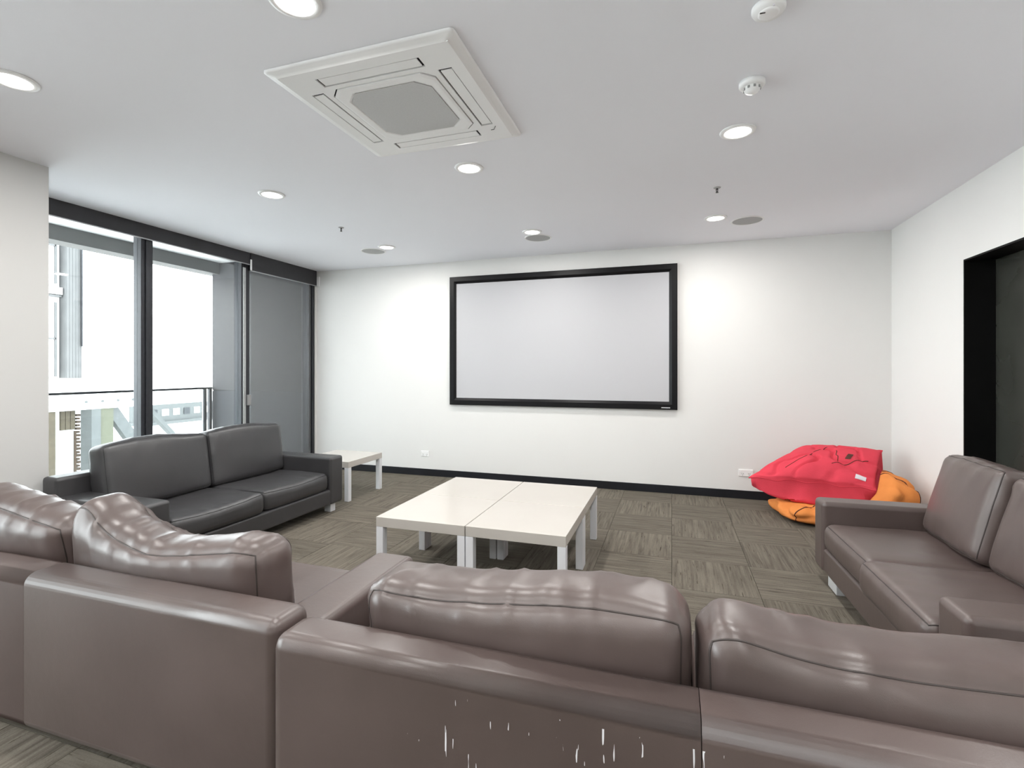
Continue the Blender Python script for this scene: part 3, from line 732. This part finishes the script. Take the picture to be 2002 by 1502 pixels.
def saddle(p):   # collapsed top: high at one end, slumped at the other
    top = max(0, p[2])
    return Vector((0, -0.05*top*(1 - abs(p[0])), top * (0.075*math.exp(-((p[0] + 0.80)/0.22)**2) - 0.045*math.exp(-((p[0] - 0.05)/0.5)**2) - 0.01*p[0])))
def slump(p):
    top = max(0, p[2]); return Vector((0, -0.02*top, top*(0.03*math.exp(-((p[0] + 0.2)/0.4)**2) - 0.04*sstep(0.2, 1.0, p[0]))))
cushion('back_cushion', (0.99, 0.22, 0.40), 0.085, M_TAUPE, B, (0.76, 0.280, 0.570), rot=(0.06, 0, 0), puff=(0.01, 0.035, 0.01), wr=0.011, seed=41, seam_axis=1, seam_m=M_SEAM, warp=slump, fold=0.85, res=0.016)
cushion('back_cushion', (0.955, 0.22, 0.37), 0.085, M_TAUPE, B, (1.752, 0.285, 0.555), rot=(0.06, 0, 0), puff=(0.01, 0.035, 0.01), wr=0.011, seed=43, seam_axis=1, seam_m=M_SEAM, warp=saddle, fold=0.85, res=0.016)

# ---- scuffed taupe sofa, back to the viewer
Cc = thing('sofa', 'scuffed taupe leather sofa with flaking scratches on its back, facing the screen', 'sofa')
XC0, XC1, YC0 = -1.080, 1.200, 1.118
place(Cc, XC0, YC0, 0)
LC, DC = XC1 - XC0, 0.83
spl = 0.060 - XC0
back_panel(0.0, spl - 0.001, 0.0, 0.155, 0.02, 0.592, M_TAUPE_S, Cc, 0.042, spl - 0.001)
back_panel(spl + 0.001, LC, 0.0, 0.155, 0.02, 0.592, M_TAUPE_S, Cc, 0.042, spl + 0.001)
frame_box('base', 0.01, LC - 0.01, 0.14, DC - 0.02, 0.04, 0.235, M_TAUPE, Cc, 0.02)
for (x, y) in ((0.08, 0.76), (LC - 0.08, 0.76), (0.08, 0.08), (LC - 0.08, 0.08)): box('foot', x - 0.03, x + 0.03, y - 0.03, y + 0.03, 0.0, 0.045, M_FOOT, Cc, 0.004)
for k in range(2):
    cushion('seat_cushion', (LC/2 - 0.004, 0.66, 0.17), 0.05, M_TAUPE, Cc, (LC/4 + k*LC/2, 0.495, 0.318), puff=(0, 0.004, 0.010), wr=0.004, seed=51 + k, seam_axis=2, seam_m=M_SEAM, fold=0.4)
def tilt1(p):
    top = max(0, p[2]); return Vector((0, 0, top*(0.012*math.sin(3*p[0]) + 0.016*p[0])))
def tilt2(p):
    top = max(0, p[2]); return Vector((0, 0, top*(0.022*math.exp(-((p[0] + 0.85)/0.2)**2) - 0.012*math.exp(-((p[0] + 0.2)/0.4)**2))))
cushion('back_cushion', (0.925, 0.225, 0.33), 0.062, M_TAUPE, Cc, (0.658, 0.285, 0.548), rot=(0.05, 0, 0), puff=(0.012, 0.028, 0.016), wr=0.009, seed=61, seam_axis=1, seam_m=M_SEAM, warp=tilt1, fold=1.0, res=0.016)
cushion('back_cushion', (1.03, 0.225, 0.305), 0.062, M_TAUPE, Cc, (1.668, 0.285, 0.536), rot=(0.05, 0, 0), puff=(0.012, 0.028, 0.016), wr=0.009, seed=63, seam_axis=1, seam_m=M_SEAM, warp=tilt2, fold=1.0, res=0.016)

# ---- taupe loveseat by the doorway
Dd = thing('loveseat', 'taupe leather loveseat with two square armrests beside the dark doorway', 'sofa')
LD, DD = 1.645, 0.875
place(Dd, 1.800, 2.045, PI/2 + 0.028)    # local x runs towards the screen wall, y towards the tables
frame_box('base', 0.01, LD - 0.01, 0.03, DD - 0.01, 0.085, 0.235, M_TAUPE, Dd, 0.02)
frame_box('back_frame', 0.0, LD, 0.0, 0.15, 0.085, 0.60, M_TAUPE, Dd, 0.03)
frame_box('armrest', 0.0, 0.185, 0.13, DD, 0.085, 0.520, M_TAUPE, Dd, 0.028)
frame_box('armrest', LD - 0.165, LD, 0.13, DD, 0.085, 0.520, M_TAUPE, Dd, 0.028)
for (x, y) in ((0.20, 0.80), (LD - 0.21, 0.80), (0.16, 0.08), (LD - 0.21, 0.08)): box('foot', x - 0.075, x + 0.075, y - 0.035, y + 0.035, 0.0, 0.086, M_FOOT, Dd, 0.004)
sw = (LD - 0.185 - 0.165) / 2; x0 = 0.187
for k in range(2):
    c = x0 + sw*(k + 0.5)
    cushion('seat_cushion', (sw - 0.004, 0.70, 0.165), 0.05, M_TAUPE, Dd, (c, 0.520 + (0.035 if k == 0 else 0.0), 0.314 + (0.012 if k == 0 else 0)), puff=(0, 0.006, 0.012), wr=0.005, seed=71 + k, seam_axis=2, seam_m=M_SEAM, fold=0.7)
cushion('back_cushion', (0.60, 0.17, 0.46), 0.05, M_TAUPE, Dd, (x0 + sw*0.52, 0.255, 0.622), rot=(0.26, 0, 0.05), puff=(0, 0.035, 0.01), wr=0.008, seed=81, seam_axis=1, seam_m=M_SEAM, fold=1.0)
cushion('back_cushion', (0.60, 0.17, 0.47), 0.05, M_TAUPE, Dd, (x0 + sw*1.48, 0.265, 0.625), rot=(0.26, 0.03, -0.08), puff=(0, 0.035, 0.01), wr=0.008, seed=83, seam_axis=1, seam_m=M_SEAM, fold=1.0)

# ------------------------------------------------------------------ bean bags
def bag(bm, f, nu, nv):
    top = [[None]*(nv+1) for _ in range(nu+1)]; bot = [[None]*(nv+1) for _ in range(nu+1)]
    for i in range(nu+1):
        for j in range(nv+1):
            u, v = i/nu, j/nv
            if i in (0, nu) or j in (0, nv): top[i][j] = bot[i][j] = bm.verts.new(f(u, v, 0))
            else: top[i][j] = bm.verts.new(f(u, v, 1)); bot[i][j] = bm.verts.new(f(u, v, -1))
    for i in range(nu):
        for j in range(nv):
            bm.faces.new((top[i][j], top[i+1][j], top[i+1][j+1], top[i][j+1]))
            q = (bot[i][j], bot[i][j+1], bot[i+1][j+1], bot[i+1][j]); 
            if len(set(q)) == 4: bm.faces.new(q)
    bmesh.ops.recalc_face_normals(bm, faces=bm.faces[:])

# orange one on the floor in the corner
ob = thing('bean_bag', 'slumped orange bean bag on the carpet in the corner under the red one', 'bean bag', (1.40, 5.10, 0))
def orange(u, v):   # u around, v bottom to top
    a = 2*PI*u; el = -PI/2 + PI*v
    cx_, sx_ = math.cos(a), math.sin(a); ce, se = math.cos(el), math.sin(el)
    rx = (0.50 if cx_ > 0 else 0.54) + 0.03*math.sin(3*a + 1); ry = 0.38 + 0.025*math.sin(2*a + 0.5)
    x = rx * math.copysign(abs(cx_)**0.85, cx_) * ce**0.6; y = ry * math.copysign(abs(sx_)**0.85, sx_) * ce**0.6
    ht = 0.16 + 0.33*sstep(-0.02, 0.34, x - 0.2*max(0, -y)); y -= 0.50*max(0, x - 0.05)
    z = ht/2 + ht/2 * math.copysign(abs(se)**0.7, se)
    nn = Vector((x, y, z)) * 1.0
    w = 0.5 + 0.5*math.sin(9*a + 5*noise.noise(nn*2.5))
    d = 0.028*noise.noise(nn*3.2) + 0.022*noise.noise(Vector((x*9, y*9, z*3))) - 0.032*max(0, 0.22 - abs(noise.noise(Vector((x*4 + 7, y*4, z*6)))))*6
    k = sstep(0.0, 0.10, z)
    p = Vector((x, y, z)); n_ = Vector((x/rx, y/ry, (z-ht/2)/(ht/2)*0.6)); n_.normalize()
    p += n_ * d * k
    p.z = max(0.0, p.z)
    return p
bm = bmesh.new(); nu, nv = 96, 40
rows = [[bm.verts.new(orange(i/nu, j/nv)) for i in range(nu)] for j in range(1, nv)]
b0 = bm.verts.new(orange(0, 0)); t0 = bm.verts.new(orange(0, 1))
for j in range(len(rows)-1):
    for i in range(nu): bm.faces.new((rows[j][i], rows[j][(i+1)%nu], rows[j+1][(i+1)%nu], rows[j+1][i]))
for i in range(nu):
    bm.faces.new((b0, rows[0][(i+1)%nu], rows[0][i])); bm.faces.new((t0, rows[-1][i], rows[-1][(i+1)%nu]))
bmesh.ops.recalc_face_normals(bm, faces=bm.faces[:])
OT = BVHTree.FromBMesh(bm)
mesh_obj('bag', bm, M_ORANGE, ob, True)
for (u0, du) in ((0.93, 0.05), (0.02, 0.02), (0.62, 0.03), (0.80, -0.02)):
    pts = [orange(u0 + du*s/30, 0.10 + 0.80*s/30) for s in range(31)]
    bm = bmesh.new(); tube(bm, pts, 0.0045, 6); mesh_obj('seam', bm, M_CREASE, ob, True)

# red one flopped over it
rb = thing('bean_bag', 'crumpled red bean bag flopped over the orange one against the screen wall', 'bean bag', (1.25, 5.15, 0.2))
RL, RT, RR, RBt = Vector((-0.56, -0.03, 0.12)), Vector((-0.02, 0.34, 0.39)), Vector((0.53, 0.05, 0.41)), Vector((0.36, -0.32, 0.14))
def red(u, v, s):
    p = (RL*(1-u) + RBt*u)*(1-v) + (RT*(1-u) + RR*u)*v
    nrm = (RBt - RL).cross(RT - RL).normalized()
    # edges bow inward so that the corners stay pointed
    c = Vector((0.08, 0.0, 0.24))
    e = 4*u*(1-u)*(1 if v in (0, 1) else 0) + 4*v*(1-v)*(1 if u in (0, 1) else 0)
    p = p.lerp(c, 0.09*e)
    if s:
        b = (16*u*(1-u)*v*(1-v))**0.42
        q = p + nrm * b * 0.115
        if s < 0:
            b = (16*u*(1-u)*v*(1-v))**0.24
            q = p + Vector((-0.01 + 0.03*u, -0.085, -0.25 - 0.06*u)) * b
        wv = noise.noise(Vector((q.x*4, q.y*4, q.z*4 + 5)))*0.025 + noise.noise(Vector((q.x*11, q.y*11, q.z*8)))*0.012
        cr = -max(0, 0.16 - abs(noise.noise(Vector((q.x*5 + 3, q.y*7, q.z*6)))))*0.22
        q += nrm * s * (wv + cr) * b
        w_ = q + Vector((1.25, 5.15, 0.2)) - Vector((1.40, 5.10, 0))
        hit = OT.ray_cast(Vector((w_.x, w_.y, 2.0)), Vector((0, 0, -1)))
        if hit[0] is not None: q.z = max(q.z, hit[0].z - 0.2 + (0.004 if s < 0 else 0.016))
        q.z = max(q.z, -0.19)
        return q
    return p + Vector((0, 0, 0.010*math.sin(23*u + 17*v)))
bm = bmesh.new(); bag(bm, red, 64, 48)
body = mesh_obj('bag', bm, M_RED, rb, True)
loop = [red(s/40, 0, 0) for s in range(40)] + [red(1, s/40, 0) for s in range(40)] + [red(1 - s/40, 1, 0) for s in range(40)] + [red(0, 1 - s/40, 0) for s in range(40)]
bm = bmesh.new(); tube(bm, loop, 0.006, 6, True); mesh_obj('edge_seam', bm, M_RED, rb, True)
for (pa, pb, s) in (((0.25, 0.18), (0.42, 0.80), 1), ((0.62, 0.30), (0.90, 0.55), 1), ((0.55, 0.70), (0.64, 0.45), 1), ((0.15, 0.22), (0.30, 0.12), -1)):
    pts = [red(pa[0] + (pb[0]-pa[0])*k/20 , pa[1] + (pb[1]-pa[1])*k/20 + 0.02*math.sin(k*0.5), s) for k in range(21)]
    bm = bmesh.new(); tube(bm, pts, 0.0035, 5); mesh_obj('crease_seam', bm, M_CREASE, rb, True)
# flap, dark handle opening and care label
def patch(name, u0, v0, du, dv, m, lift, s=1):
    bm = bmesh.new(); nrm = (RBt - RL).cross(RT - RL).normalized()
    g = [[bm.verts.new(red(u0 + du*i/3, v0 + dv*j/3, s) + nrm*s*lift) for j in range(4)] for i in range(4)]
    lo_ = [[bm.verts.new(red(u0 + du*i/3, v0 + dv*j/3, s) + nrm*s*(lift - 0.004)) for j in range(4)] for i in range(4)]
    for i in range(3):
        for j in range(3):
            bm.faces.new((g[i][j], g[i+1][j], g[i+1][j+1], g[i][j+1])); bm.faces.new((lo_[i][j], lo_[i][j+1], lo_[i+1][j+1], lo_[i+1][j]))
    bmesh.ops.recalc_face_normals(bm, faces=bm.faces[:]); mesh_obj(name, bm, m, rb, True)
patch('care_label', 0.84, 0.10, 0.08, 0.07, M_LABEL, 0.006)
patch('handle_opening', 0.70, 0.46, 0.05, 0.16, M_CREASE, 0.004)
